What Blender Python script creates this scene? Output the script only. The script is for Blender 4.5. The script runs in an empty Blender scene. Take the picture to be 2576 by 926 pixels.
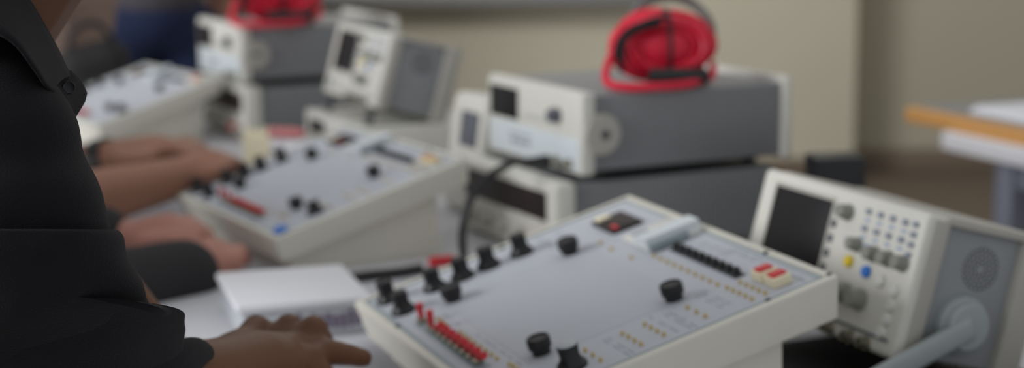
import bpy, bmesh, math, random
from mathutils import Vector, Matrix, noise
random.seed(7)
C = bpy.context.scene.collection
BZ = 0.75                       # bench top above the floor
R = math.radians
V = Vector

# ------------------------------------------------------------------ camera geometry (frame 2576 x 926)
FPX, PITCH, ROLL, CAMH = 4362.0, R(9.958), R(-0.358), 0.4382 + BZ
CAM = V((0, 0, CAMH))
_r, _f, _d = V((1, 0, 0)), V((0, math.cos(PITCH), -math.sin(PITCH))), V((0, -math.sin(PITCH), -math.cos(PITCH)))
def ray(px, py):
    u2, v2 = (px - 1288) / FPX, (py - 463) / FPX
    u = u2 * math.cos(ROLL) + v2 * math.sin(ROLL); v = -u2 * math.sin(ROLL) + v2 * math.cos(ROLL)
    return _f + _r * u + _d * v
def at(px, py, y):
    d = ray(px, py); return CAM + d * (y / d.y)
def atz(px, py, z):
    d = ray(px, py); return CAM + d * ((z - CAMH) / d.z)

# ------------------------------------------------------------------ materials
def lin(c):
    c /= 255.0
    return c / 12.92 if c <= 0.04045 else ((c + 0.055) / 1.055) ** 2.4
def col(r, g, b): return (lin(r), lin(g), lin(b), 1)
def mat(name, rgb, rough=0.5, metal=0.0, var=0.04, scale=30.0, bump=0.0, spec=0.5, trans=0.0, sheen=0.0, sss=0.0):
    m = bpy.data.materials.new(name); m.use_nodes = True
    nt = m.node_tree; b = nt.nodes['Principled BSDF']
    c = col(*rgb)
    tc = nt.nodes.new('ShaderNodeTexCoord'); n = nt.nodes.new('ShaderNodeTexNoise')
    n.inputs['Scale'].default_value = scale; n.inputs['Detail'].default_value = 4
    nt.links.new(tc.outputs['Object'], n.inputs['Vector'])
    mx = nt.nodes.new('ShaderNodeMix'); mx.data_type = 'RGBA'
    mx.inputs['A'].default_value = tuple(x * (1 - var) for x in c[:3]) + (1,)
    mx.inputs['B'].default_value = tuple(min(1, x * (1 + var)) for x in c[:3]) + (1,)
    nt.links.new(n.outputs['Fac'], mx.inputs['Factor'])
    nt.links.new(mx.outputs['Result'], b.inputs['Base Color'])
    b.inputs['Roughness'].default_value = rough; b.inputs['Metallic'].default_value = metal
    b.inputs['Specular IOR Level'].default_value = spec
    if trans: b.inputs['Transmission Weight'].default_value = trans
    if sheen: b.inputs['Sheen Weight'].default_value = sheen
    if sss:
        b.inputs['Subsurface Weight'].default_value = sss
        b.inputs['Subsurface Radius'].default_value = (0.01, 0.004, 0.002)
    if bump:
        bp = nt.nodes.new('ShaderNodeBump'); bp.inputs['Strength'].default_value = bump; bp.inputs['Distance'].default_value = 0.002
        nt.links.new(n.outputs['Fac'], bp.inputs['Height']); nt.links.new(bp.outputs['Normal'], b.inputs['Normal'])
    return m
M = {}
M['cream'] = mat('cream_paint', (222, 219, 206), 0.45)
M['white'] = mat('white_plastic', (222, 221, 215), 0.4)
M['bluewhite'] = mat('pale_blue_white_print', (214, 222, 226), 0.4)
M['panel'] = mat('pale_grey_panel', (192, 195, 202), 0.65, spec=0.3, scale=60)
M['line'] = mat('teal_grey_line', (150, 164, 168), 0.45)
M['print'] = mat('grey_print', (160, 164, 172), 0.5)
M['blueprint'] = mat('blue_print', (140, 165, 205), 0.5)
M['black'] = mat('black_plastic', (22, 23, 25), 0.38)
M['blackcap'] = mat('black_ribbed_rubber', (28, 28, 31), 0.5)
M['greycap'] = mat('grey_knob_cap', (178, 182, 186), 0.4)
M['gold'] = mat('gold_contact', (206, 180, 112), 0.35, 0.4)
M['red'] = mat('red_plastic', (212, 38, 48), 0.4)
M['cable_red'] = mat('red_cable_sheath', (226, 30, 62), 0.42, scale=80)
M['cable_black'] = mat('black_cable_sheath', (20, 20, 22), 0.45)
M['cable_grey'] = mat('grey_cable_sheath', (120, 122, 118), 0.45)
M['fadedred'] = mat('faded_pink_plastic', (206, 128, 128), 0.5)
M['ivory'] = mat('ivory_plastic', (238, 228, 196), 0.4)
M['gunmetal'] = mat('grey_steel_paint', (128, 129, 131), 0.42, 0.1)
M['dkgrey'] = mat('dark_grey_plastic', (70, 72, 74), 0.5)
M['screen'] = mat('dark_screen', (26, 26, 28), 0.45, spec=0.25)
M['smoke'] = mat('smoked_display_window', (48, 40, 40), 0.45, spec=0.25)
M['lcd'] = mat('grey_lcd', (92, 94, 104), 0.3)
M['scope'] = mat('warm_white_plastic', (219, 217, 208), 0.42)
M['scopegrey'] = mat('bezel_grey_plastic', (182, 179, 170), 0.45)
M['sidegrey'] = mat('blue_grey_casing', (150, 153, 156), 0.45)
M['handle'] = mat('grey_green_handle', (165, 173, 173), 0.42)
M['buttongrey'] = mat('grey_button', (150, 157, 168), 0.5)
M['knobgrey'] = mat('scope_knob_grey', (142, 142, 134), 0.5)
M['yellow'] = mat('yellow_button', (236, 208, 50), 0.4)
M['blue'] = mat('blue_button', (52, 126, 216), 0.4)
M['steel'] = mat('nickel_metal', (170, 166, 150), 0.3, 0.9)
M['undershade'] = mat('black_shade_sheet', (16, 16, 17), 0.8, bump=0.4, scale=400)  # near-black sheet colour, stands in for shade under the front scope
M['bench'] = mat('pale_laminate', (208, 208, 212), 0.4, scale=12)
M['benchedge'] = mat('grey_edge_band', (150, 150, 150), 0.5)
M['frame'] = mat('blue_grey_steel_leg', (142, 146, 162), 0.45, 0.2)
M['wood'] = mat('light_orange_wood', (214, 158, 92), 0.5, var=0.12, scale=18)
M['paper'] = mat('white_paper', (230, 230, 234), 0.7, var=0.02)
M['ink'] = mat('printed_ink', (120, 120, 128), 0.7)
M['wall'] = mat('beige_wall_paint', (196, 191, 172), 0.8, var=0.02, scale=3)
M['wallshade'] = mat('beige_wall_shaded', (178, 173, 156), 0.8, var=0.02, scale=3)  # same beige wall, light falloff to the right put into the colour
M['trim'] = mat('brown_base_trim', (120, 106, 92), 0.6)
M['floor'] = mat('brown_linoleum', (102, 89, 77), 0.6, var=0.08, scale=8)
M['board'] = mat('whiteboard_white', (225, 226, 226), 0.25)
M['alu'] = mat('grey_aluminium', (142, 142, 142), 0.45, 0.3)
M['cupboard'] = mat('dark_olive_cupboard', (66, 62, 52), 0.6)
M['shirt'] = mat('black_navy_cotton', (21, 20, 25), 0.85, var=0.15, scale=900, bump=0.5, spec=0.2, sheen=0.05)
M['skin1'] = mat('tan_skin', (104, 64, 34), 0.5, var=0.08, scale=40, sss=0.1)
M['skin2'] = mat('pink_brown_skin', (184, 128, 112), 0.5, var=0.08, scale=40, sss=0.1)
M['skin3'] = mat('warm_brown_skin', (160, 114, 92), 0.5, var=0.08, scale=40, sss=0.1)
M['hair'] = mat('black_hair', (22, 19, 18), 0.5, var=0.3, scale=200)
M['eye'] = mat('eye_white', (225, 220, 212), 0.2)
M['charcoal'] = mat('charcoal_knit', (44, 43, 45), 0.9, bump=0.4, scale=300)
M['mauve'] = mat('taupe_mauve_cotton', (150, 128, 118), 0.85)
M['olive'] = mat('grey_olive_cotton', (88, 86, 80), 0.85)
M['bag'] = mat('black_nylon', (30, 28, 27), 0.8)
M['denim'] = mat('blue_denim', (24, 38, 72), 0.85, var=0.15, scale=200)
M['greytee'] = mat('slate_knit', (82, 78, 84), 0.85)
M['darktrouser'] = mat('dark_trousers', (40, 40, 44), 0.85)
M['shoe'] = mat('dark_shoe', (34, 30, 28), 0.6)
M['clear'] = mat('frosted_clear_plastic', (232, 236, 242), 0.3, trans=0.35)
M['purple'] = mat('purple_grey_chip', (112, 98, 122), 0.6)

# breadboard: pale plastic with hole pattern and grooves
def breadboard_mat():
    m = bpy.data.materials.new('pale_breadboard'); m.use_nodes = True
    nt = m.node_tree; b = nt.nodes['Principled BSDF']; N = nt.nodes.new; Lk = nt.links.new
    tc = N('ShaderNodeTexCoord'); sp = N('ShaderNodeSeparateXYZ'); Lk(tc.outputs['Object'], sp.inputs[0])
    ch = []
    for ax in 'XY':
        a = N('ShaderNodeMath'); a.operation = 'MULTIPLY'; a.inputs[1].default_value = 1 / 0.00254; Lk(sp.outputs[ax], a.inputs[0])
        f = N('ShaderNodeMath'); f.operation = 'FRACT'; Lk(a.outputs[0], f.inputs[0])
        s = N('ShaderNodeMath'); s.operation = 'SUBTRACT'; s.inputs[1].default_value = 0.5; Lk(f.outputs[0], s.inputs[0])
        k = N('ShaderNodeMath'); k.operation = 'ABSOLUTE'; Lk(s.outputs[0], k.inputs[0])
        l = N('ShaderNodeMath'); l.operation = 'LESS_THAN'; l.inputs[1].default_value = 0.17; Lk(k.outputs[0], l.inputs[0]); ch.append(l)
    mu = N('ShaderNodeMath'); mu.operation = 'MULTIPLY'; Lk(ch[0].outputs[0], mu.inputs[0]); Lk(ch[1].outputs[0], mu.inputs[1])
    mx = N('ShaderNodeMix'); mx.data_type = 'RGBA'; mx.inputs['A'].default_value = col(192, 195, 202); mx.inputs['B'].default_value = col(160, 162, 168)
    Lk(mu.outputs[0], mx.inputs['Factor']); Lk(mx.outputs['Result'], b.inputs['Base Color']); b.inputs['Roughness'].default_value = 0.65; b.inputs['Specular IOR Level'].default_value = 0.3
    return m
M['breadboard'] = breadboard_mat()
def perforated_mat():
    m = bpy.data.materials.new('perforated_steel'); m.use_nodes = True
    nt = m.node_tree; b = nt.nodes['Principled BSDF']; N = nt.nodes.new; Lk = nt.links.new
    tc = N('ShaderNodeTexCoord'); sp = N('ShaderNodeSeparateXYZ'); Lk(tc.outputs['Object'], sp.inputs[0])
    ch = []
    for ax in 'YZ':
        a = N('ShaderNodeMath'); a.operation = 'MULTIPLY'; a.inputs[1].default_value = 1 / 0.006; Lk(sp.outputs[ax], a.inputs[0])
        f = N('ShaderNodeMath'); f.operation = 'FRACT'; Lk(a.outputs[0], f.inputs[0])
        s = N('ShaderNodeMath'); s.operation = 'SUBTRACT'; s.inputs[1].default_value = 0.5; Lk(f.outputs[0], s.inputs[0])
        k = N('ShaderNodeMath'); k.operation = 'POWER'; k.inputs[1].default_value = 2; Lk(s.outputs[0], k.inputs[0]); ch.append(k)
    ad = N('ShaderNodeMath'); Lk(ch[0].outputs[0], ad.inputs[0]); Lk(ch[1].outputs[0], ad.inputs[1])
    l = N('ShaderNodeMath'); l.operation = 'LESS_THAN'; l.inputs[1].default_value = 0.06; Lk(ad.outputs[0], l.inputs[0])
    mx = N('ShaderNodeMix'); mx.data_type = 'RGBA'; mx.inputs['A'].default_value = col(128, 130, 131); mx.inputs['B'].default_value = col(70, 72, 74)
    Lk(l.outputs[0], mx.inputs['Factor']); Lk(mx.outputs['Result'], b.inputs['Base Color']); b.inputs['Roughness'].default_value = 0.45
    return m
M['perf'] = perforated_mat()

# ------------------------------------------------------------------ mesh helpers
class MB:
    """collects shapes; build() links them as ONE mesh object"""
    def __init__(self): self.bm = bmesh.new()
    def add(self, verts, faces):
        vs = [self.bm.verts.new(v) for v in verts]
        for f in faces:
            try: self.bm.faces.new([vs[i] for i in f])
            except ValueError: pass
        return vs
    def box(self, x0, x1, y0, y1, z0, z1, bev=0.0, seg=2):
        b = bmesh.new()
        vs = [b.verts.new((x, y, z)) for x in (x0, x1) for y in (y0, y1) for z in (z0, z1)]
        for f in ((0, 1, 3, 2), (4, 6, 7, 5), (0, 4, 5, 1), (2, 3, 7, 6), (0, 2, 6, 4), (1, 5, 7, 3)): b.faces.new([vs[i] for i in f])
        if bev: bmesh.ops.bevel(b, geom=b.edges[:], offset=bev, segments=seg, profile=0.5, affect='EDGES')
        self.merge(b); return self
    def merge(self, b):
        me = bpy.data.meshes.new('tmp'); b.to_mesh(me); b.free(); self.bm.from_mesh(me); bpy.data.meshes.remove(me)
    def poly(self, pts, z0, z1, bev=0.0, tf=None):
        """prism from a counter-clockwise outline in x,y"""
        b = bmesh.new()
        lo = [b.verts.new((p[0], p[1], z0)) for p in pts]; hi = [b.verts.new((p[0], p[1], z1)) for p in pts]
        n = len(pts)
        b.faces.new(lo[::-1]); b.faces.new(hi)
        for i in range(n): b.faces.new((lo[i], lo[(i + 1) % n], hi[(i + 1) % n], hi[i]))
        if bev: bmesh.ops.bevel(b, geom=[e for e in b.edges if abs(e.verts[0].co.z - e.verts[1].co.z) < 1e-9], offset=bev, segments=2, profile=0.5, affect='EDGES')
        if tf: bmesh.ops.transform(b, matrix=tf, verts=b.verts[:])
        self.merge(b); return self
    def lathe(self, prof, o=(0, 0, 0), ax=(0, 0, 1), seg=24):
        """profile of (radius, height) turned about axis ax at o"""
        o = V(o); q = V((0, 0, 1)).rotation_difference(V(ax).normalized())
        rings = []
        vs = []; fs = []
        for r, h in prof:
            rings.append(len(vs))
            for k in range(seg):
                a = 2 * math.pi * k / seg
                vs.append(o + q @ V((r * math.cos(a), r * math.sin(a), h)))
        for i in range(len(prof) - 1):
            for k in range(seg):
                fs.append((rings[i] + k, rings[i] + (k + 1) % seg, rings[i + 1] + (k + 1) % seg, rings[i + 1] + k))
        fs.append(tuple(range(seg))[::-1]); fs.append(tuple(rings[-1] + k for k in range(seg)))
        self.add(vs, fs); return self
    def cyl(self, o, r, h, ax=(0, 0, 1), seg=20, bev=0.0):
        if bev: return self.lathe([(r - bev * .3, 0), (r, bev), (r, h - bev), (r - bev * .3, h - bev * .3), (r - bev, h)], o, ax, seg)
        return self.lathe([(r, 0), (r, h)], o, ax, seg)
    def tube(self, pts, r, seg=10, closed=False):
        pts = [V(p) for p in pts]; n = len(pts); vs = []; fs = []
        nrm = None
        for i in range(n):
            t = (pts[(i + 1) % n if closed else min(i + 1, n - 1)] - pts[i - 1 if closed else max(i - 1, 0)]).normalized()
            if nrm is None: nrm = t.orthogonal().normalized()
            nrm = (nrm - t * nrm.dot(t)).normalized(); bi = t.cross(nrm)
            rr = r[i] if isinstance(r, (list, tuple)) else r
            for k in range(seg):
                a = 2 * math.pi * k / seg
                vs.append(pts[i] + nrm * (rr * math.cos(a)) + bi * (rr * math.sin(a)))
        m = n if closed else n - 1
        for i in range(m):
            j = (i + 1) % n
            for k in range(seg): fs.append((i * seg + k, i * seg + (k + 1) % seg, j * seg + (k + 1) % seg, j * seg + k))
        if not closed: fs.append(tuple(range(seg))[::-1]); fs.append(tuple((n - 1) * seg + k for k in range(seg)))
        self.add(vs, fs); return self
    def loft(self, rings, cap=True):
        n = len(rings[0]); vs = [p for r in rings for p in r]; fs = []
        for i in range(len(rings) - 1):
            for k in range(n): fs.append((i * n + k, i * n + (k + 1) % n, (i + 1) * n + (k + 1) % n, (i + 1) * n + k))
        if cap: fs.append(tuple(range(n))[::-1]); fs.append(tuple((len(rings) - 1) * n + k for k in range(n)))
        self.add(vs, fs); return self
    def build(self, name, m, parent=None, smooth=35):
        bmesh.ops.recalc_face_normals(self.bm, faces=self.bm.faces[:])
        me = bpy.data.meshes.new(name); self.bm.to_mesh(me); self.bm.free()
        return link(name, me, m, parent, smooth)
def link(name, me, m, parent=None, smooth=35):
    o = bpy.data.objects.new(name, me); C.objects.link(o)
    for x in (m if isinstance(m, (list, tuple)) else [m]): me.materials.append(x)
    if smooth:
        for p in me.polygons: p.use_smooth = True
        me.set_sharp_from_angle(angle=R(smooth))
    if parent: o.parent = parent
    return o
def tag(o, label, cat, group=None, kind=None):
    if label: o['label'] = label
    if cat: o['category'] = cat
    if group: o['group'] = group
    if kind: o['kind'] = kind
    return o
def thing(name, label, cat, loc=(0, 0, 0), rot=(0, 0, 0), group=None, scale=1.0):
    o = bpy.data.objects.new(name, None); C.objects.link(o); o.empty_display_size = 0.05
    o.location = loc; o.rotation_euler = rot; o.scale = (scale,) * 3
    return tag(o, label, cat, group)
def copy_tree(o, parent=None, skip=()):
    c = o.copy(); C.objects.link(c)
    if parent: c.parent = parent
    for ch in list(o.children):
        if ch.name.split('.')[0] not in skip: copy_tree(ch, c, skip)
    return c
def catmull(pts, n):
    """smooth a list of Vectors/tuples, n steps per span"""
    pts = [V(p) for p in pts]; out = []
    for i in range(len(pts) - 1):
        p0, p1, p2, p3 = pts[max(i - 1, 0)], pts[i], pts[i + 1], pts[min(i + 2, len(pts) - 1)]
        for k in range(n):
            t = k / n
            out.append(0.5 * ((2 * p1) + (p2 - p0) * t + (2 * p0 - 5 * p1 + 4 * p2 - p3) * t * t + (3 * p1 - p0 - 3 * p2 + p3) * t ** 3))
    out.append(pts[-1]); return out
def blob(name, segs, voxel, m, parent=None, smooth=8):
    """one continuous surface grown over a set of tapered round limbs (p0, r0, p1, r1)"""
    b = MB()
    for p0, r0, p1, r1 in segs:
        p0, p1 = V(p0), V(p1); ax = p1 - p0; L = ax.length
        if L < 1e-6: ax = V((0, 0, 1)); L = 1e-5
        prof = [(max(r0 * math.sin(a), 1e-5), -r0 * math.cos(a)) for a in [math.pi / 2 * i / 7 for i in range(8)]]
        prof += [(r0 + (r1 - r0) * k / 4, L * k / 4) for k in range(1, 4)]
        prof += [(max(r1 * math.cos(a), 1e-5), L + r1 * math.sin(a)) for a in [math.pi / 2 * i / 7 for i in range(8)]]
        b.lathe(prof, p0, ax, 20)
    bmesh.ops.recalc_face_normals(b.bm, faces=b.bm.faces[:])
    me = bpy.data.meshes.new(name); b.bm.to_mesh(me); b.bm.free()
    o = bpy.data.objects.new(name, me); C.objects.link(o)
    rm = o.modifiers.new('r', 'REMESH'); rm.mode = 'VOXEL'; rm.voxel_size = voxel
    sm = o.modifiers.new('s', 'SMOOTH'); sm.factor = 0.5; sm.iterations = smooth
    dg = bpy.context.evaluated_depsgraph_get(); dg.update()
    me2 = bpy.data.meshes.new_from_object(o.evaluated_get(dg))
    bpy.data.objects.remove(o); bpy.data.meshes.remove(me)
    me2.materials.clear()
    return link(name, me2, m, parent, 180)
def chain(pts):
    """[(p, r), ...] -> limb segments"""
    return [(pts[i][0], pts[i][1], pts[i + 1][0], pts[i + 1][1]) for i in range(len(pts) - 1)]
def axes(t):
    t = R(t); return V((math.cos(t), math.sin(t), 0)), V((math.sin(t), -math.cos(t), 0))
def rz(t): return R(t - 90)

# ------------------------------------------------------------------ the room
MB().box(-6, 7, -1.5, 9, -0.06, 0).build('floor', M['floor'])['kind'] = 'structure'
w = MB(); w.box(-4.6, 1.36, 6.82, 7.2, 0, 3.0); w.build('wall_back', M['wall'])['kind'] = 'structure'
w = MB(); w.box(1.36, 2.75, 7.05, 7.25, 0, 3.0); w.build('wall_recess', M['wallshade'])['kind'] = 'structure'
w = MB(); w.box(2.75, 2.95, 2.6, 7.25, 0, 3.0); w.build('wall_right', M['wall'])['kind'] = 'structure'
w = MB(); w.box(1.36, 2.75, 7.035, 7.05, 0, 0.09, .003); w.build('baseboard_recess', M['trim'])['kind'] = 'structure'
w = MB(); w.box(-4.6, 1.36, 6.805, 6.82, 0, 0.09, .003); w.build('baseboard_back', M['trim'])['kind'] = 'structure'

wb = thing('whiteboard', 'wide grey-framed whiteboard on the beige wall, only its bottom ledge in view', 'whiteboard', (-0.95, 6.82, 0.72))
MB().box(0, 1.45, -0.02, 0, 0.03, 1.2).build('writing_surface', M['board'], wb)
f = MB(); f.box(-.03, 1.48, -.028, 0, 0, .034, .004); f.box(-.03, 1.48, -.028, 0, 1.19, 1.22, .004); f.box(-.03, .002, -.028, 0, 0, 1.22, .004); f.box(1.448, 1.48, -.028, 0, 0, 1.22, .004)
f.build('frame', M['alu'], wb)
f = MB(); f.box(-.03, 1.48, -.1, -.026, -.012, .004, .003); f.box(-.03, 1.48, -.1, -.092, .0, .016, .002); f.build('pen_tray', M['alu'], wb)

cb = thing('storage_cupboard', 'tall dark olive-grey cupboard behind the people at the far end', 'cupboard', (-2.27, 5.3, 0))
MB().box(0, 1.42, 0, .45, .06, 2.0, .006).build('body', M['cupboard'], cb)
MB().box(.03, 1.39, .03, .43, 0, .06).build('plinth', M['dkgrey'], cb)
for k in range(2):
    d = MB().box(.01 + k * .705, .705 + k * .705, -.02, -.001, .08, 1.98, .004).build('door', M['cupboard'], cb)
    MB().tube([(.66 + k * .09, -.02, 1.0), (.66 + k * .09, -.045, 1.01), (.66 + k * .09, -.045, 1.13), (.66 + k * .09, -.02, 1.14)], .005, 8).build('handle', M['alu'], d)

# ------------------------------------------------------------------ the bench
AB, BB = axes(22)                               # across the bench (away from the students), along it (towards the camera)
c1 = V((-.1482, 1.5679, 0))
def bench_pt(across, along): return c1 + AB * across + BB * along   # along: + is nearer
bo = bench_pt(-.27, -1.90)
bench = thing('lab_bench', 'long pale laminate bench carrying both rows of instruments', 'bench', (bo.x, bo.y, 0), (0, 0, rz(22)))
BL, BD = 2.97, .95                               # local x runs along the bench, y across it
MB().box(0, BL, 0, BD, BZ - .03, BZ, .002).build('bench_top', M['bench'], bench)
MB().box(.06, BL - .06, .05, .08, BZ - .12, BZ - .03).box(.06, BL - .06, BD - .08, BD - .05, BZ - .12, BZ - .03).build('apron', M['frame'], bench)
for x in (.06, BL - .11):
    for y in (.05, BD - .1):
        MB().box(x, x + .05, y, y + .05, 0, BZ - .03, .003).build('leg', M['frame'], bench)

# ------------------------------------------------------------------ circuit trainers
SL = R(16.1); TL, TW, RIM, TF = .3826, .294, .0354, .0526
cs, sn = math.cos(SL), math.sin(SL)
TILT = Matrix.Translation((0, 0, TF)) @ Matrix.Rotation(SL, 4, 'X')      # panel plane -> trainer frame (x along the front, y up the slope)
def tilted(b): bmesh.ops.transform(b.bm, matrix=TILT, verts=b.bm.verts[:]); return b
def make_trainer(label, loc, t, scale, group):
    root = thing('circuit_trainer', label, 'trainer', loc, (0, 0, rz(t)), group, scale)
    # rim: shallow tray with slightly tapered walls
    b = bmesh.new(); e = .006
    o1 = [(0, 0), (TL, 0), (TL, TW), (0, TW)]; o0 = [(e, e * .5), (TL - e, e * .5), (TL - e, TW - e), (e, TW - e)]
    w_ = .0075; i1 = [(w_, w_), (TL - w_, w_), (TL - w_, TW - w_), (w_, TW - w_)]
    L0 = [b.verts.new((x, y, -RIM)) for x, y in o0]; L1 = [b.verts.new((x, y, 0)) for x, y in o1]
    L2 = [b.verts.new((x, y, 0)) for x, y in i1]; L3 = [b.verts.new((x, y, -.002)) for x, y in i1]
    b.faces.new(L0[::-1]); b.faces.new(L3)
    for P, Q in ((L0, L1), (L1, L2), (L2, L3)):
        for i in range(4): b.faces.new((P[i], P[(i + 1) % 4], Q[(i + 1) % 4], Q[i]))
    ed = [x for x in b.edges if sum(v in L1 for v in x.verts) >= 1 and not any(v in L2 for v in x.verts)]
    bmesh.ops.bevel(b, geom=ed, offset=.0022, segments=3, profile=.5, affect='EDGES')
    bmesh.ops.recalc_face_normals(b, faces=b.faces[:])
    mb = MB(); mb.merge(b); tilted(mb).build('rim', M['cream'], root)
    # wedge base under the rim
    x0, x1, y0, y1 = .02, TL - .02, .03, TW * cs - .035
    zt = lambda y: TF + (y / cs) * sn - RIM / cs + .001
    mb = MB(); ins = .004
    mb.add([(x0, y0, 0), (x1, y0, 0), (x1, y1, 0), (x0, y1, 0), (x0 + ins, y0, zt(y0)), (x1 - ins, y0, zt(y0)), (x1 - ins, y1, zt(y1)), (x0 + ins, y1, zt(y1))],
           [(3, 2, 1, 0), (4, 5, 6, 7), (0, 1, 5, 4), (1, 2, 6, 5), (2, 3, 7, 6), (3, 0, 4, 7)])
    bmesh.ops.bevel(mb.bm, geom=mb.bm.edges[:], offset=.002, segments=2, profile=.5, affect='EDGES')
    mb.build('base', M['cream'], root)
    mb = MB(); g = .0085; pz = -.0009
    mb.box(g, TL - g, g, TW - g, -.0019, pz); panel = tilted(mb).build('panel', M['panel'], root)
    q = .0098; lw = .0026
    mb = MB()
    mb.box(q, TL - q, q, q + lw, pz, pz + .0004).box(q, TL - q, TW - q - lw, TW - q, pz, pz + .0004).box(q, q + lw, q, TW - q, pz, pz + .0004).box(TL - q - lw, TL - q, q, TW - q, pz, pz + .0004)
    tilted(mb).build('border_line', M['line'], panel)
    # printed legends (illegible rows of small marks)
    mb = MB(); rnd = random.Random(3)
    def words(x, y, n, wmax=.016):
        for k in range(n):
            for j in range(3):
                a = x + j * (wmax + .002); ww = wmax * rnd.uniform(.35, 1)
                mb.box(a, a + ww, y + k * .0042, y + k * .0042 + .0012, pz, pz + .00035)
    for x, y, n in ((.305, .205, 3), (.318, .17, 2), (.31, .16, 1), (.318, .115, 2), (.2, .265, 2), (.24, .272, 2), (.12, .048, 1), (.2, .05, 1), (.255, .05, 1), (.02, .18, 2), (.025, .2, 2), (.318, .272, 1), (.318, .025, 3), (.07, .225, 1)): words(x, y, n)
    tilted(mb).build('printed_lettering', M['print'], panel)
    # breadboard
    mb = MB(); mb.box(.09, .304, .056, .2, pz, pz + .0003)
    bb = tilted(mb).build('breadboard', M['breadboard'], root)
    def turned(name, x, y, prof, m, parent=root, seg=24, dz=0.0):
        mb = MB(); mb.lathe(prof, (x, y, pz + dz), (0, 0, 1), seg); return tilted(mb).build(name, m, parent)
    for x, y in ((.0994, .0665), (.0977, .1846), (.2957, .0711), (.2975, .1902)):
        turned('thumb_screw', x, y, [(.0075, 0), (.0075, .004), (.0092, .0045), (.0096, .006), (.0096, .0125), (.0088, .0138), (.0072, .0138), (.0068, .0128)], M['blackcap'], root, 24, .001)
    for x, y, s in ((.0326, .0255, 1), (.0773, .0256, 1), (.049, .0662, 1), (.049, .0946, 1), (.0469, .122, 1), (.0469, .1563, 1), (.3435, .0769, 1.08)):
        k = turned('control_knob', x, y, [(.0112 * s, 0), (.0112 * s, .003), (.0088 * s, .0055), (.0072 * s, .009), (.0078 * s, .017), (.0076 * s, .0186)], M['black'], root)
        turned('knob_cap', x, y, [(.0074 * s, .0186), (.0073 * s, .0191), (.0066 * s, .0195)], M['greycap'] if s > 1 else M['blackcap'], k)
        mb = MB(); mb.box(x + .0075 * s, x + .0095 * s, y - .0008, y + .0008, pz + .003, pz + .0045); tilted(mb).build('pointer', M['greycap'], k)
    # gold sockets
    P = [(.1883 + (.3044 - .1883) * i / 9, .2268) for i in range(10)]
    P += [(.3189 + .0101 * i, .2401) for i in range(5)] + [(.3189 + .0101 * i, .2279) for i in range(5)]
    P += [(.3255 + .0149 * i, .188) for i in range(3)] + [(.3234 + .0112 * i, .1502) for i in range(4)] + [(.3233 + .0112 * i, .1302) for i in range(4)] + [(.3258 + .0144 * i, .0962) for i in range(3)]
    P += [(.1703, .2127), (.1021, .214), (.1297, .2118)] + [(.1836 + .0125 * i, .0418) for i in range(8)] + [(.1315 + .0074 * i, .0398) for i in range(4)] + [(.293, .0438), (.2999, .0447), (.31, .0447), (.32, .0447)]
    mesh = None
    for x, y in P:
        o = turned('socket_pin', x, y, [(.0019, 0), (.0019, .0009), (.0012, .0014), (.0012, .003), (.0008, .0033)], M['gold'], root, 10)
    # status lights in a dark strip
    mb = MB(); mb.box(.187, .3065, .2425, .2525, pz, pz + .0012, .0004); strip = tilted(mb).build('light_strip', M['dkgrey'], root)
    for i in range(10): turned('indicator_light', .1925 + .01205 * i, .2475, [(.0034, 0), (.0034, .004), (.0028, .0058), (.0015, .0068)], M['black'], strip, 12, .001)
    # red slide switches along the front
    mb = MB(); mb.box(.117, .279, .0215, .0335, pz, pz + .0008); sw = tilted(mb).build('switch_plate', M['line'], root)
    for i, x in enumerate([.1251, .1521] + [.1615 + .0147 * k for k in range(8)]):
        up = i < 2
        mb = MB(); mb.box(x - .0042, x + .0042, .0235, .0315, pz + .0006, pz + .0055, .0008); h = tilted(mb).build('toggle_switch', M['steel'], sw)
        mb = MB(); d = V((0, .15, 1)).normalized() if up else V((.92, .25, .38)).normalized(); p = V((x, .0275, pz + .005))
        mb.tube([p, p + d * .005, p + d * .0135], [.0022, .0028, .0033], 10); tilted(mb).build('lever', M['red'], h)
    # two ivory rocker buttons with red tops
    for x in (.3291, .3502):
        mb = MB(); mb.box(x - .0085, x + .0085, .2495, .2665, pz, pz + .0082, .001); r_ = tilted(mb).build('push_button', M['ivory'], root)
        mb = MB(); mb.box(x - .0052, x + .0052, .2515, .2645, pz + .0078, pz + .0104, .001); tilted(mb).build('button_top', M['red'], r_)
    # digit window, upper far corner
    mb = MB(); mb.box(.046, .094, .231, .2625, pz, pz + .004, .0008); dw = tilted(mb).build('digit_window', M['smoke'], root)
    mb = MB(); mb.box(.0475, .0585, .2335, .247, pz + .004, pz + .0068, .0006); tilted(mb).build('digit_switch', M['ivory'], dw)
    mb = MB(); mb.box(.08, .092, .235, .2395, pz + .004, pz + .0052, .0004); tilted(mb).build('red_segment', M['red'], dw)
    # raised white meter housing with grey lower bar
    mb = MB(); mb.box(.117, .1765, .2295, .2815, pz, pz + .004, .001); mh = tilted(mb).build('meter_housing', M['white'], root)
    mb = MB(); mb.add([(.146, .2285, pz + .004), (.1745, .2285, pz + .004), (.1745, .283, pz + .004), (.146, .283, pz + .004), (.152, .2285, pz + .012), (.172, .2285, pz + .012), (.172, .283, pz + .012), (.152, .283, pz + .012)],
                      [(3, 2, 1, 0), (4, 5, 6, 7), (0, 1, 5, 4), (1, 2, 6, 5), (2, 3, 7, 6), (3, 0, 4, 7)]); tilted(mb).build('meter_lens', M['bluewhite'], mh)
    mb = MB(); mb.box(.1745, .1795, .2285, .268, pz + .001, pz + .0085, .0012); tilted(mb).build('meter_bar', M['line'], mh)
    mb = MB(); mb.box(.1215, .14, .236, .252, pz + .004, pz + .0045); tilted(mb).build('meter_dial', M['print'], mh)
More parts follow.
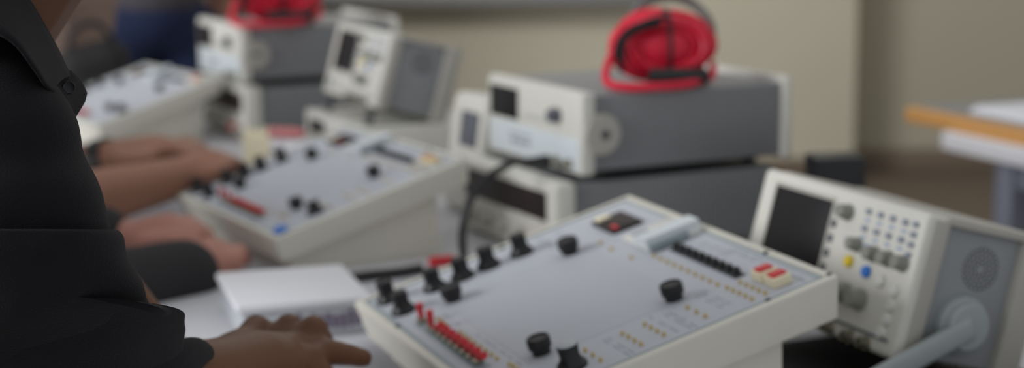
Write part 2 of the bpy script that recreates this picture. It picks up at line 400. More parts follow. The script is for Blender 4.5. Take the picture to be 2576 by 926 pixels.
    for x, y in ((.3732, .2345), (.2799, .2902 - .003), (.3737, .2902), (.109, .0089), (.0105, .15), (.2799, .0089)):
        turned('panel_screw', x, y, [(.0026, 0), (.0026, .0014), (.0018, .002)], M['dkgrey'], root, 12, .0)
    for x in (x0 + .015, x1 - .015):
        for y in (y0 + .015, y1 - .015): pass
    return root
tr1 = make_trainer('nearest circuit trainer, with two red-topped ivory buttons at its right corner', (-.1482, 1.5679, BZ), 21.24, 1.0, 'circuit trainers along the bench')
tr2 = copy_tree(tr1); tr2.location = (-.4298, 2.1805, BZ); tr2.rotation_euler = (0, 0, rz(29.81)); tr2.scale = (.8692,) * 3
tr2['label'] = 'cream circuit trainer behind the white parts box, blue cap on its front corner'
mb = MB(); mb.lathe([(.0095, 0), (.0095, .004), (.008, .006), (.006, .0066)], (.362, .017, -.0009), (0, 0, 1), 20); tilted(mb).build('blue_cap', M['blue'], tr2)['label'] = 'round blue cap'
for ch in tr2.children:
    if ch.name.startswith('push_button'):
        for c_ in ch.children:
            c_.data = c_.data.copy(); c_.data.materials[0] = M['wood']; c_['label'] = 'orange button top'
d3 = V((-.683, 2.83, BZ)); a3, b3 = axes(36); sc3 = .8; o3 = d3 - b3 * TL * sc3
tr3 = copy_tree(tr1, None, ('socket_pin', 'printed_lettering', 'panel_screw')); tr3.location = o3; tr3.rotation_euler = (0, 0, rz(36)); tr3.scale = (sc3,) * 3
tr3['label'] = 'farthest circuit trainer, at the end of the bench beside the far stack of instruments'

# ------------------------------------------------------------------ function generators / power supplies (x across the front, y to the back, z up)
GW, GH, GD = .2444, .0981, .2906
def generator(label, loc, t, group):
    r = thing('function_generator', label, 'generator', loc, (0, 0, rz(t)), group)
    MB().box(.004, GW - .004, .014, GD - .01, .006, GH - .004, .003).build('case', M['gunmetal'], r)
    fb = MB().box(0, GW, 0, .018, .002, GH, .004).build('front_bezel', M['scope'], r)
    rb = MB().box(-.003, GW + .003, GD - .012, GD, .002, GH + .004, .003).build('rear_frame', M['scope'], r)
    MB().box(.008, .084, -.001, .004, GH * .49, GH * .88, .001).build('display', M['screen'], fb)
    MB().box(.008, GW - .008, -.001, .004, .006, GH * .45, .001).build('lower_panel', M['bluewhite'], fb)
    b = MB()
    for k in range(3): b.box(.066 + k * .018, .08 + k * .018, -.0014, 0, GH * .2, GH * .27)
    b.box(.06, .12, -.0014, 0, GH * .31, GH * .335); b.build('printed_lettering', M['buttongrey'], fb)
    b = MB()
    for k in range(6): b.box(.095 + k * .012, .103 + k * .012, -.003, .002, GH * .56, GH * .64, .0008)
    b.build('button_row', M['white'], fb)
    k = MB().lathe([(.009, 0), (.009, .008), (.0075, .012), (.006, .013)], (GW * .76, 0, GH * .68), (0, -1, 0)).build('tuning_knob', M['lcd'], fb)
    for i in range(2):
        MB().lathe([(.0062, 0), (.0062, .004), (.0048, .004), (.0048, .012), (.0034, .012), (.0034, .006)], (GW * (.76 + .13 * i), 0, GH * .14), (0, -1, 0), 16).build('coaxial_socket', M['steel'], fb)
    # handle ears on both sides
    for s in (0, 1):
        x = GW - .004 if s else .004; dx = 1 if s else -1
        e = MB().lathe([(.024, 0), (.024, .004), (.0225, .0065), (.015, .007)], (x, .027, GH * .5), (dx, 0, 0), 32)
        e.box(min(x, x + dx * .006), max(x, x + dx * .006), .01, .028, GH * .5 - .024, GH * .5 + .024, .002)
        e = e.build('handle_ear', M['scopegrey'], r)
        MB().lathe([(.0055, .0068), (.0055, .0082), (.004, .009)], (x, .029, GH * .5), (dx, 0, 0), 14).build('ear_screw', M['dkgrey'], e)
    for x in (.03, GW - .03):
        for y in (.04, GD - .04): MB().cyl((x, y, -.0045), .009, .011, seg=14).build('foot', M['black'], r)
    return r
def supply(label, loc, t, group):
    r = thing('power_supply', label, 'power supply', loc, (0, 0, rz(t)), group); w, h, d = .25, .095, .31
    MB().box(.004, w - .004, .02, d, .006, h - .003, .003).build('case', M['perf'], r)
    fb = MB().box(0, w, 0, .03, .002, h, .007, 3).build('front_bezel', M['scope'], r)
    MB().box(.012, w - .018, -.001, .006, h * .5, h * .86, .0015).build('display', M['smoke'], fb)
    for i, x in enumerate((.04, .08, .125, .17)):
        MB().lathe([(.008, 0), (.008, .006), (.006, .011), (.004, .012)], (x, 0, h * .26), (0, -1, 0), 18).build('voltage_knob', M['scopegrey'], fb)
    for i, x in enumerate((.2, .225)):
        MB().lathe([(.006, 0), (.006, .012), (.004, .014)], (x, 0, h * .22), (0, -1, 0), 14).build('terminal', M['scopegrey'] if i else M['red'], fb)
    for x in (.03, w - .03):
        for y in (.04, d - .04): MB().cyl((x, y, 0), .009, .008, seg=14).build('foot', M['black'], r)
    return r
ga, gb = axes(26.81)
gn = V((.0805, 1.9619, BZ + .0995))                      # near front bottom corner of the generator
g1 = generator('grey metal function generator in front of the beige wall, red test leads on its top', gn - gb * GW, 26.81, 'function generators')
ln = V((.0805, 1.9619, BZ)) - ga * .034 - gb * .004
s1 = supply('cream-fronted power supply with a long dark display, under the front function generator', ln - gb * .25, 26.81, 'power supplies')
gn2 = at(603, 60, 2.92); gn2.z = BZ + .0995
g2 = generator('far function generator at the upper left, with red leads heaped on top', gn2 - gb * GW, 26.81, 'function generators')
s2 = supply('power supply under the far function generator, at the far end of the bench', V((gn2.x, gn2.y, BZ)) + ga * .004 - gb * .247, 26.81, 'power supplies')

# ------------------------------------------------------------------ oscilloscopes
SW, SH, SD = .2803, .1383, .1142
def oscilloscope(label, loc, t, tilt, group, scale, handle=True):
    r = thing('oscilloscope', label, 'oscilloscope', loc, (R(-tilt), 0, rz(t)), group, scale)
    MB().box(.006, SW - .006, .012, SD + .03, .006, SH - .004, .003).build('case', M['sidegrey'], r)
    b = MB().box(0, SW, -.001, .026, 0, SH, .006, 3); fb = b.build('front_bezel', M['scope'], r)
    MB().box(SW - .0095, SW + .001, .008, .0255, .004, SH - .004, .002).build('bezel_cheek', M['scopegrey'], fb)
    MB().box(-.001, .0095, .008, .0255, .004, SH - .004, .002).build('bezel_cheek', M['scopegrey'], fb)
    # casing rim that borders the side panel: top band and rear frame
    b = MB().box(-.001, SW + .001, .022, SD + .03, SH - .007, SH + .001, .002); b.build('top_cover', M['scopegrey'], r)
    b = MB().box(-.003, SW + .003, SD, SD + .03, -.002, SH + .002, .004); b.build('rear_frame', M['scopegrey'], r)
    # screen
    sc = MB().box(.031, .134, -.003, .002, .05, SH - .014, .001).build('screen', M['screen'], fb)
    b = MB(); b.box(.027, .138, -.002, .0005, .046, SH - .01, .001); b.build('screen_surround', M['scopegrey'], fb)
    for k in range(5): MB().box(.1395, .1455, -.004, 0, .056 + k * .0145, .064 + k * .0145, .0015).build('soft_key', M['lcd'], fb)
    def knob(x, z, rr, m, h=.011): return MB().lathe([(rr * 1.12, 0), (rr * 1.12, .002), (rr, .003), (rr * .92, h), (rr * .8, h + .001)], (x, -.001, z), (0, -1, 0), 20).build('knob', m, fb)
    knob(.161, .118, .0075, M['knobgrey']); knob(.1875, .091, .0066, M['knobgrey'])
    for k in range(3): knob(.2165 + k * .0225,   .0875, .0072, M['knobgrey'])
    for k in range(4):
        for j in range(2): MB().box(.1885 + k * .0193, .1965 + k * .0193, -.004, 0, .1215 - j * .0165, .1275 - j * .0165, .0018).build('button', M['buttongrey'], fb)
    for j in range(4): MB().box(.262, .27, -.004, 0, .1225 - j * .0095, .128 - j * .0095, .0018).build('button', M['buttongrey'], fb)
    b = MB()
    for k in range(4):
        for j in range(2): b.box(.189 + k * .0193, .1965 + k * .0193, -.0016, 0, .115 - j * .0165, .1172 - j * .0165)
    b.box(.165, .21, -.0016, 0, .093, .0945).box(.215, .25, -.0016, 0, .0895, .091).build('printed_lettering', M['blueprint'], fb)
    def button(x, z, m, rr=.0058): return MB().lathe([(rr, 0), (rr, .003), (rr * .8, .0045)], (x, -.001, z), (0, -1, 0), 18).build('round_button', m, fb)
    button(.182, .0735, M['yellow'])['label'] = 'yellow channel button'; button(.2125, .0695, M['blue'])['label'] = 'blue channel button'
    for k, (x, z) in enumerate(((.237, .066), (.26, .0615), (.26, .048), (.259, .0345), (.256, .0215))): button(x, z, M['white'], .0062)
    knob(.188, .0435, .0092, M['knobgrey'], .014); knob(.213, .0425, .0095, M['knobgrey'], .014)
    b = MB().box(.13, SW - .012, -.0035, 0, .0145, .017, .0008).box(.02, .115, -.0025, 0, .0145, .016, .0005).build('trim_line', M['lcd'], fb)
    for x in (.15, .178, .212, .238):
        MB().lathe([(.0065, 0), (.0065, .003), (.0048, .003), (.0048, .011), (.0034, .011), (.0034, .005)], (x, 0, .0065), (0, -1, 0), 16).build('coaxial_socket', M['steel'], fb)
    MB().lathe([(.006, 0), (.006, .004), (.005, .0055)], (.035, -.001, .024), (0, -1, 0), 16).build('power_button', M['buttongrey'], fb)
    # side: ring of speaker slots, round handle pivot, carrying handle swung to the front as a stand
    b = MB(); cy, cz = .0755, .098
    for ring, n in ((.006, 8), (.0105, 13), (.015, 18), (.0192, 24)):
        for k in range(n):
            a = 2 * math.pi * (k + .5 * (n % 2)) / n
            b.cyl((SW - .0066, cy + ring * math.cos(a) * 1.0, cz + ring * math.sin(a)), .00145, .0011, (1, 0, 0), 8)
    b.build('speaker_grille', M['dkgrey'], r)
    if not handle:                                  # propped on two flip-out feet instead
        for x in (.03, SW - .03): MB().box(x - .012, x + .012, .004, .012, -.034, .002, .002).build('tilt_foot', M['dkgrey'], r)
        return r
    py_, pz_ = .066, .0445
    piv = None; hd = None
    q1 = V((SW + .013, .036, .0245)); q2 = V((SW + .012, -.04, -.03)); q3 = V((SW + .006, -.09, -.0653))
    def flat(pts, w_, t_):
        """flat bar with rounded section"""
        out = []
        pts = catmull(pts, 5)
        for i, p in enumerate(pts):
            tg = (pts[min(i + 1, len(pts) - 1)] - pts[max(i - 1, 0)]).normalized()
            n1 = V((1, 0, 0)) - tg * tg.x
            if n1.length < .3: n1 = V((0, 0, 1)) - tg * tg.z
            n1.normalize(); n2 = tg.cross(n1)
            out.append([p + n1 * (t_ * math.copysign(abs(math.cos(a)) ** .6, math.cos(a))) + n2 * (w_ * math.copysign(abs(math.sin(a)) ** .6, math.sin(a))) for a in [2 * math.pi * k / 16 for k in range(16)]])
        return out
    hb = MB(); L = lambda p: V((SW - p.x, p.y, p.z))
    hb.loft(flat([V((SW + .012, py_, pz_)), q1, q2, q3], .011, .0055)); hb.loft(flat([L(V((SW + .012, py_, pz_))), L(q1), L(q2), L(q3)], .011, .0055))
    hb.loft(flat([q3, V((SW * .7, -.09, -.0653)), V((SW * .3, -.09, -.0653)), L(q3)], .008, .0055))
    hd = hb.build('carrying_handle', M['handle'], r)
    for s in (1, -1):
        x = SW - .006 if s > 0 else .006
        MB().lathe([(.027, 0), (.027, .009), (.0258, .0105), (.0225, .011), (.0225, .017), (.021, .0188), (.019, .0192)], (x, py_, pz_), (s, 0, 0), 40).build('pivot', M['handle'], hd)
    return r
sa, sb = axes(23.14)
so = V((.3136, 1.3859, BZ + .044)); SC1 = .912
oscilloscope('white oscilloscope at the right, propped on its grey handle beside the front trainer', so - sb * SW * SC1, 23.14, 15.2, 'oscilloscopes', SC1)
so2 = at(940, 272, 2.46); SC2 = .80; ua, ub = axes(25)
oscilloscope('far oscilloscope standing on a white instrument box beside the far stack', so2 - ub * SW * SC2, 25, 15.2, 'oscilloscopes', SC2, False)
bh = so2.z - BZ - .029; l3 = V((so2.x, so2.y, BZ)) - ub * .25 - ua * .02
r = thing('instrument_box', 'white instrument box under the far oscilloscope', 'instrument', l3, (0, 0, rz(25)))
MB().box(0, .26, .008, .2, .006, bh, .004).build('case', M['scope'], r)
fb = MB().box(-.002, .262, 0, .014, .004, bh + .001, .004).build('front_panel', M['white'], r)
for k in range(4): MB().lathe([(.007, 0), (.007, .006), (.005, .011)], (.05 + k * .05, 0, bh * .35), (0, -1, 0), 16).build('knob', M['scopegrey'], fb)
MB().box(.02, .09, -.001, .004, bh * .6, bh * .88, .001).build('display', M['screen'], fb)
for x in (.03, .23):
    for y in (.03, .17): MB().cyl((x, y, 0), .008, .008, seg=14).build('foot', M['black'], r)

# black sheet standing in for shade and cable under the front scope, black power brick behind it
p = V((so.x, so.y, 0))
r = thing('dark_shade_sheet', 'black sheet in place of the shade and black cable under the front oscilloscope', 'mat', (p - sb * .22 - sa * .062).to_tuple()[:2] + (BZ,), (0, 0, rz(23.14)))
MB().box(0, .4, 0, .24, 0, .003, .001).build('shade_sheet_base', M['undershade'], r); MB().box(.004, .396, .004, .236, .0028, .0034, .0002).build('shade_sheet_top', M['undershade'], r)
pb = at(2104, 425, 1.98)
r = thing('power_adapter', 'black power adapter standing behind the front oscilloscope', 'adapter', (pb.x, pb.y, BZ), (0, 0, R(8)))
zt_ = pb.z - BZ
MB().box(-.03, .03, -.02, .03, 0, zt_ + .016, .004).build('adapter_body', M['black'], r)
MB().box(-.02, .02, -.0215, -.019, zt_ * .4, zt_ * .8, .0006).build('rating_label', M['dkgrey'], r)
MB().tube(catmull([(.03, 0, .03), (.06, .02, .01), (.1, .05, .004), (.16, .06, .004)], 6), .0035, 8).build('lead', M['cable_black'], r)

# ------------------------------------------------------------------ bundled red test leads on the generators
def lead_bundle(label, base, yaw, group, s=1.0):
    r = thing('test_lead_bundle', label, 'cable bundle', base, (0, 0, yaw), group, s)
    rnd = random.Random(11)
    b = MB()                                        # wound red leads: a thick oval hank lying on the case
    for k in range(46):
        ry = rnd.uniform(.006, .034); ph = rnd.uniform(0, 6.28)
        tw = rnd.uniform(-.25, .25); cx = rnd.uniform(-.005, .005); lift = rnd.uniform(-.003, .003)
        yy = rnd.uniform(-.026, .026); big = 1 - (yy / .04) ** 2 * .45
        ax_ = rnd.uniform(.042, .055) * big; az = rnd.uniform(.024, .036) * big
        pts = []
        for i in range(28):
            a = 2 * math.pi * i / 28
            x = cx + ax_ * math.cos(a); z = .0405 + lift + az * math.sin(a)
            pts.append((x, yy + tw * x * .35 + .003 * math.sin(3 * a + ph), max(.004, z)))
        b.tube(pts, rnd.uniform(.0032, .0042), 7, True)
    coil = b.build('red_coil', M['cable_red'], r)
    b = MB()                                        # soft inner mass of the same wires
    prof = []
    for i in range(13):
        a = math.pi * i / 12; prof.append((max(.0001, math.sin(a)), -math.cos(a)))
    b.lathe(prof, (0, 0, 0), (1, 0, 0), 28)
    for v in b.bm.verts:
        n = noise.noise(v.co * 2.2) * .12
        v.co = V((v.co.x * .05 * (1 + n), v.co.y * .03 * (1 + n), v.co.z * .034 * (1 + n) + .0395))
    b.build('wound_core', M['cable_red'], coil)
    b = MB()                                        # black lead over the left shoulder, and round the middle
    b.tube(catmull([(-.048, -.032, .018), (-.055, -.034, .04), (-.046, -.035, .058), (-.026, -.034, .068), (-.005, -.03, .073), (.004, -.03, .07)], 6), .0032, 8)
    b.tube(catmull([(-.05, -.036, .03), (-.047, -.036, .05), (-.03, -.036, .062), (-.008, -.034, .0665)], 6), .0028, 8)
    b.build('black_lead', M['cable_black'], r)
    b = MB(); pts = []
    for i in range(30):
        a = 2 * math.pi * i / 30; pts.append((.004 + .002 * math.cos(a), .041 * math.cos(a), .0405 + .0385 * math.sin(a)))
    b.tube(pts, .0026, 8, True); b.build('tie', M['cable_black'], r)
    b = MB()
    b.tube(catmull([(-.022, -.044, .012), (-.002, -.045, .0125), (.018, -.044, .0115), (.04, -.036, .0105)], 5), [.0095] * 16, 10); b.build('plug', M['black'], r)
    b = MB()
    pts = catmull([(-.03, -.02, .055), (-.052, -.026, .042), (-.064, -.034, .026), (-.068, -.05, .009), (-.052, -.066, .005), (-.022, -.07, .005), (.014, -.056, .005), (.034, -.042, .008), (.05, -.026, .010), (.056, -.008, .02)], 7)
    b.tube(pts, .0044, 8); b.build('loose_red_lead', M['cable_red'], r)
    b = MB()
    for o_ in (0, .006):
        b.tube(catmull([(-.03, .03, .06 + o_), (-.01, .032, .083 + o_), (.02, .032, .088 + o_), (.045, .03, .078 + o_), (.062, .02, .055 + o_), (.06, .01, .03)], 6), .003, 8)
    b.build('grey_lead', M['cable_grey'], r)
    return r
hp = atz(1668, 214, BZ + .0995 + GH)
lead_bundle('hank of red and black test leads on top of the front function generator', (hp.x, hp.y + .04, BZ + .0995 + GH - .0028), R(8), 'bundled red test leads', 1.12)
hp = gn2 + ga * .09 - gb * .06
lead_bundle('hank of red test leads on the far function generator at the top edge', (hp.x, hp.y, BZ + .0995 + GH - .0028), R(15), 'bundled red test leads', 1.25)

# ------------------------------------------------------------------ cable from the generator, loose leads, small meter
bn = gn - gb * GW + gb * (GW * .76) - ga * .012 + V((0, 0, GH * .14))
cab = thing('coaxial_cable', 'black coaxial cable curving down from the front function generator to the bench', 'cable', (bn.x, bn.y, BZ))
cpts = [bn, bn - ga * .03, at(1300, 405, bn.y - .035), at(1235, 440, bn.y - .06), at(1190, 490, bn.y - .08), at(1170, 545, bn.y - .09), at(1163, 600, bn.y - .09), at(1168, 660, bn.y - .08)]
cpts.append(atz(1172, 690, BZ + .004)); cpts.append(atz(1120, 690, BZ + .004))
off = V((bn.x, bn.y, BZ))
MB().tube([p - off for p in catmull(cpts, 8)], .0046, 10).build('cable_sheath', M['cable_black'], cab)
MB().tube([bn - off - ga * 0.001, bn - off - ga * .012, bn - off - ga * .013, bn - off - ga * .036], [.0072, .0072, .006, .0055], 14).build('plug', M['black'], cab)
def lead(name, label, cat, pts, rr, m, group=None):
    pts = [V(p) for p in pts]; o = V((pts[0].x, pts[0].y, BZ))
    ob = MB().tube([p - o for p in catmull(pts, 8)], rr, 8).build(name, m); ob.location = o
    return tag(ob, label, cat, group)
lead('black_cable', 'thick black cable lying on the bench behind the front trainer', 'cable', [atz(880, 700, BZ + .006), atz(930, 693, BZ + .006), atz(1000, 686, BZ + .006), atz(1060, 676, BZ + .006)], .006, M['cable_black'])
cl = thing('alligator_clip', 'red clip on a lead on the bench beside the power supply', 'clip', atz(1112, 668, BZ).to_tuple(), (0, 0, R(30)))
MB().box(-.016, .016, -.006, .006, 0, .011, .003).build('clip_cover', M['red'], cl)
MB().box(.014, .028, -.003, .003, .003, .007, .001).build('clip_jaw', M['steel'], cl)
mt = at(1178, 322, 2.285); mz = mt.z - BZ
r = thing('bench_meter', 'small upright white meter with a grey display, behind the middle trainer', 'meter', (mt.x, mt.y, BZ), (R(-8), 0, rz(26)))
MB().box(-.052, .052, -.02, .03, 0, mz + .045, .012, 4).build('meter_body', M['scope'], r)
MB().box(-.014, .04, -.0225, -.018, mz - .025, mz + .022, .002).build('display', M['lcd'], r)
for k in range(3): MB().lathe([(.006, 0), (.006, .006), (.004, .008)], (-.03 + k * .03, -.02, mz - .05), (0, -1, 0), 16).build('meter_knob', M['dkgrey'], r)

# ------------------------------------------------------------------ parts box, papers
bw = .128
r = thing('parts_box', 'white-lidded clear plastic parts box on the bench beside the pointing hand', 'box', (-.262, 1.618, BZ), (0, 0, R(17)))
MB().box(0, bw, 0, .15, 0, .03, .005, 3).build('tray', M['clear'], r)
MB().box(-.003, bw + .003, -.003, .153, .029, .037, .003).build('lid', M['paper'], r)
b = MB(); rnd = random.Random(2)
for k in range(9): x = bw * .42 + k * bw * .058; b.box(x, x + bw * .04, -.0008, .0004, .006 + rnd.uniform(0, .004), .02 + rnd.uniform(0, .005))
b.build('contents', M['purple'], r)
def paper(label, px, py, wx, wy, yaw, z=BZ + .0006, group='loose papers on the bench'):
    p = atz(px, py, z); r = thing('paper_sheet', label, 'paper', (p.x, p.y, z), (0, 0, yaw), group)
    b = MB(); n = 8; vs = []; fs = []
    for i in range(n + 1):
        for j in range(n + 1):
            x, y = (i / n - .5) * wx, (j / n - .5) * wy
            vs.append((x, y, .0006 + .003 * max(0, (abs(x) / wx * 2) ** 4 * (y / wy + .5))))
    for i in range(n):
        for j in range(n): fs.append((i * (n + 1) + j, (i + 1) * (n + 1) + j, (i + 1) * (n + 1) + j + 1, i * (n + 1) + j + 1))
    b.add(vs, fs); bmesh.ops.solidify(b.bm, geom=b.bm.faces[:], thickness=.0004)
    sh = b.build('sheet', M['paper'], r)
    b = MB()
    for k in range(14): b.box(-wx * .38, wx * rnd.uniform(.1, .38), wy * (.38 - k * .055), wy * (.38 - k * .055) + .0018, .0012, .0014)
    b.build('printed_text', M['ink'], sh)
    return r
paper('white sheet on the bench under the bare forearms', 350, 530, .2, .28, R(20))
paper('white sheet beside the front trainer, under the fingertip', 950, 930, .12, .17, R(-25))
cbx = atz(668, 425, BZ)
r = thing('terminal_block', 'ivory connector block behind the far left corner of the middle trainer', 'connector', (cbx.x, cbx.y, BZ), (0, 0, R(-32)))
MB().box(-.026, .05, -.024, .024, 0, .062, .004).build('block', M['ivory'], r)
b = MB(); b.box(.03, .075, -.026, .022, 0, .044, .003); b.build('cover', M['white'], r)
for k in range(4): MB().cyl((-.012 + k * .016, -.008, .0615), .004, .003, seg=12).build('screw', M['steel'], r)
cp = at(765, 345, 2.5)
r = thing('carton', 'small white carton behind the middle trainer with a pink-handled screwdriver on it', 'carton', (cp.x, cp.y, BZ), (0, 0, R(-62)))
MB().box(-.05, .05, -.035, .035, 0, .068, .003).build('carton_body', M['paper'], r)
MB().box(-.05, .05, -.0352, -.034, .02, .05).build('print', M['print'], r); MB().box(-.012, .012, -.0353, .0353, .0675, .0684).build('tape', M['bluewhite'], r)
r = thing('screwdriver', 'pink-handled screwdriver lying on the small white carton', 'tool', (cp.x - .012, cp.y, BZ + .068 - .0003), (0, 0, R(-14)))
MB().tube([(-.042, 0, .0085), (-.038, 0, .0085), (.0, 0, .0085), (.01, 0, .0085), (.015, 0, .0085)], [.006, .0085, .0085, .006, .004], 14).build('handle', M['fadedred'], r)
MB().tube([(.013, 0, .0085), (.07, 0, .0085)], .003, 10).build('shaft', M['steel'], r)

# ------------------------------------------------------------------ far table at the right
ta, tb = axes(22.6)
tc_ = atz(2368, 330, BZ)
tbl = thing('side_table', 'white-edged table with a blue-grey leg at the right edge, in front of the wall', 'table', (tc_.x, tc_.y, 0), (0, 0, rz(22.6)))
MB().box(0, 1.3, 0, .7, BZ - .032, BZ, .003).build('table_top', M['paper'], tbl)
for x in (.085, 1.17):
    for y in (.05, .6): MB().box(x, x + .045, y, y + .045, 0, BZ - .032, .004).build('leg', M['frame'], tbl)
MB().box(.1, 1.2, .062, .08, BZ - .085, BZ - .032).box(.1, 1.2, .62, .638, BZ - .085, BZ - .032).build('apron', M['frame'], tbl)
bp_ = V((tc_.x, tc_.y, BZ)) - tb * .13 + ta * .015
r = thing('wooden_board', 'orange wooden board lying on the white table at the right', 'board', bp_, (0, 0, rz(22.6)))
MB().box(0, .7, 0, .42, 0, .026, .002).build('plank', M['wood'], r)
b = MB().box(.0, .7, .02, .42, .0255, .0285, .001); b.build('grey_top', M['alu'], r)
r = thing('paper_stack', 'white papers on the orange wooden board', 'paper', bp_ + tb * .12 + ta * .05 + V((0, 0, .0285)), (0, 0, rz(22.6)))
for k in range(4): MB().box(.002 * k, .4 - .003 * k, .003 * k, .25, k * .003, k * .003 + .0028).build('sheet', M['paper'], r)
q = bp_ + tb * .22 + ta * .12 + V((0, 0, .0403))
r = thing('calculator', 'dark pocket calculator on the white papers at the right edge', 'calculator', q, (0, 0, rz(30)))
MB().box(0, .16, 0, .08, 0, .014, .003).build('case', M['dkgrey'], r); MB().box(.115, .15, .01, .07, .0135, .015, .0006).build('display', M['lcd'], r)
b = MB()
for i in range(5):
    for j in range(4): b.box(.012 + i * .02, .026 + i * .02, .01 + j * .017, .022 + j * .017, .0135, .016, .001)
b.build('keypad', M['black'], r)

# ------------------------------------------------------------------ people
def head_segs(c, fwd, up, s=1.0):
    """skull, jaw, nose, ears, chin around head centre c"""
    sd = fwd.cross(up).normalized(); up = sd.cross(fwd).normalized()
    P = lambda f_, s_, u_: c + (fwd * f_ + sd * s_ + up * u_) * s
    g = [(P(-.02, 0, .035), .082 * s, P(.015, 0, .03), .076 * s), (P(.03, 0, -.01), .062 * s, P(.04, 0, -.05), .05 * s), (P(.062, 0, -.075), .026 * s, P(.07, 0, -.088), .022 * s),
         (P(-.01, 0, -.02), .066 * s, P(.03, 0, -.06), .05 * s),
         (P(.09, 0, .015), .008 * s, P(.108, 0, -.018), .012 * s), (P(.085, -.018, -.046), .008 * s, P(.085, .018, -.046), .008 * s), (P(.083, -.02, -.056), .0085 * s, P(.083, .02, -.056), .0085 * s),
         (P(.083, -.045, .035), .009 * s, P(.083, .045, .035), .009 * s)]
    for k in (-1, 1):
        g += [(P(-.012, k * .076, .012), .017 * s, P(-.016, k * .084, .02), .015 * s), (P(-.01, k * .076, -.012), .012 * s, P(-.012, k * .082, .0), .012 * s), (P(.045, k * .035, -.01), .028 * s, P(.04, k * .04, -.03), .026 * s)]
    eyes = [P(.08, k * .031, .013) for k in (-1, 1)]
    return g, eyes, P
def add_head_parts(root, body, P, eyes, fwd, s=1.0):
    for e in eyes:
        ey_ = MB().lathe([(max(1e-4, .0115 * s * math.sin(a)), -.0115 * s * math.cos(a)) for a in [math.pi * i / 8 for i in range(9)]], e, fwd, 12).build('eye', M['eye'], root)
        MB().lathe([(.0052 * s, .0085 * s), (.0054 * s, .0105 * s), (.003 * s, .0119 * s)], e, fwd, 12).build('iris', M['hair'], ey_)
    blob('hair', [(P(-.03, 0, .055), .086 * s, P(.02, 0, .062), .078 * s), (P(-.05, 0, .01), .074 * s, P(-.045, 0, -.02), .066 * s), (P(.055, -.03, .085), .03 * s, P(.055, .03, .085), .03 * s)], .006, M['hair'], root, 5)
def ring(c, u, w_, n=40, sq=1.0): return [c + u * (math.copysign(abs(math.cos(a)) ** sq, math.cos(a))) + w_ * (math.copysign(abs(math.sin(a)) ** sq, math.sin(a))) for a in [2 * math.pi * k / n for k in range(n)]]
def smooth_rings(defs, n=5, seg=56, amp=0.0, freq=14.0, seed=0.0):
    """defs: list of (centre, half-axis, half-axis); returns densely interpolated elliptical rings with soft folds"""
    cc, uu, ww = catmull([d[0] for d in defs], n), catmull([d[1] for d in defs], n), catmull([d[2] for d in defs], n)
    out = []
    for c, u, w_ in zip(cc, uu, ww):
        rg = ring(c, u, w_, seg)
        if amp:
            rg = [p + (p - c).normalized() * (amp * (noise.noise(V((p.x * freq + seed, p.y * freq * .6, p.z * freq * 1.5))) + .5 * noise.noise(V((p.x * freq * 2.3, p.y * freq, p.z * freq * 3 + seed))))) for p in rg]
        out.append(rg)
    return out
def legs_and_stool(root, hip, fwd, sd, trouser, seated=True):
    """trousers, shoes for a figure; hip is the pelvis centre"""
    seg = []; shoes = []
    for k in (-1, 1):
        h = hip + sd * (.085 * k)
        if seated:
            kn = hip + fwd * .40 + sd * (.11 * k) + V((0, 0, -.01)); an = V((kn.x, kn.y, .09)) - fwd * .05
        else:
            kn = V((h.x, h.y, .50)) + fwd * .015; an = V((h.x, h.y, .09))
        seg += [(hip + V((0, 0, .06)), .12, h, .095), (h, .092, kn, .064), (kn, .062, an + V((0, 0, .02)), .048)]
        shoes.append((an, k))
    blob('trousers', seg, .009, trouser, root, 5)
    for an, k in shoes:
        blob('shoe', [(an + V((0, 0, -.045)) - fwd * .03, .042, an + fwd * .11 + V((0, 0, -.055)), .033), (an, .045, an + V((0, 0, -.04)), .042)], .007, M['shoe'], root, 4)
def stool(label, p, group='stools along the bench'):
    r = thing('stool', label, 'stool', (p.x, p.y, 0), (0, 0, .4), group); h = p.z
    MB().lathe([(.16, h - .035), (.17, h - .028), (.17, h - .008), (.163, h), (.1, h + .001)], (0, 0, 0), (0, 0, 1), 36).build('seat', M['wood'], r)
    for k in range(4):
        a = math.pi / 4 + k * math.pi / 2; c_, s_ = math.cos(a), math.sin(a)
        MB().tube([(.1 * c_, .1 * s_, h - .035), (.17 * c_, .17 * s_, 0)], .012, 10).build('leg', M['frame'], r)
    b = MB(); b.tube([(.142 * math.cos(2 * math.pi * i / 32), .142 * math.sin(2 * math.pi * i / 32), h * .4) for i in range(32)], .008, 8, True); b.build('foot_ring', M['frame'], r)

def finger(base, pts, r0, r1): return chain([(p, r0 + (r1 - r0) * i / (len(pts))) for i, p in enumerate([base] + pts)])

# ---- the near student: torso at the left, right arm along the picture's edge, hand beside the parts box
F1, S1 = V((math.cos(R(20)), math.sin(R(20)), 0)), V((math.sin(R(20)), -math.cos(R(20)), 0))       # facing, right-hand side
p1 = thing('person', 'person in a black shirt at the left, reaching towards the front trainer', 'person', (-.46, 1.17, 0))
O1 = V((-.46, 1.17, 0))
W = lambda px, py, y: at(px, py, y) - O1
neck_b = W(-100, 40, 1.14); neck_t = W(72, -200, 1.14); hc = W(265, -560, 1.14)
hf = V((.80, .22, -.56)).normalized(); hu = V((.50, .12, .86)).normalized()
hs, eyes, HP = head_segs(hc, hf, hu)
segs = hs + chain([(neck_b - V((.05, 0, .08)), .07), (neck_b, .06), (neck_t, .056), (hc - hf * .03 - hu * .02, .06)])
ch0 = V((.01, -.01, BZ + .12))
segs += [(ch0 + V((0, 0, -.1)), .09, ch0 + V((0, 0, .06)), .085), (ch0 + V((0, 0, .06)), .08, neck_b - V((.05, 0, .08)), .065)]
rs = W(-150, 240, 1.02); el = W(95, 975, 1.035); wr = W(540, 950, 1.19)
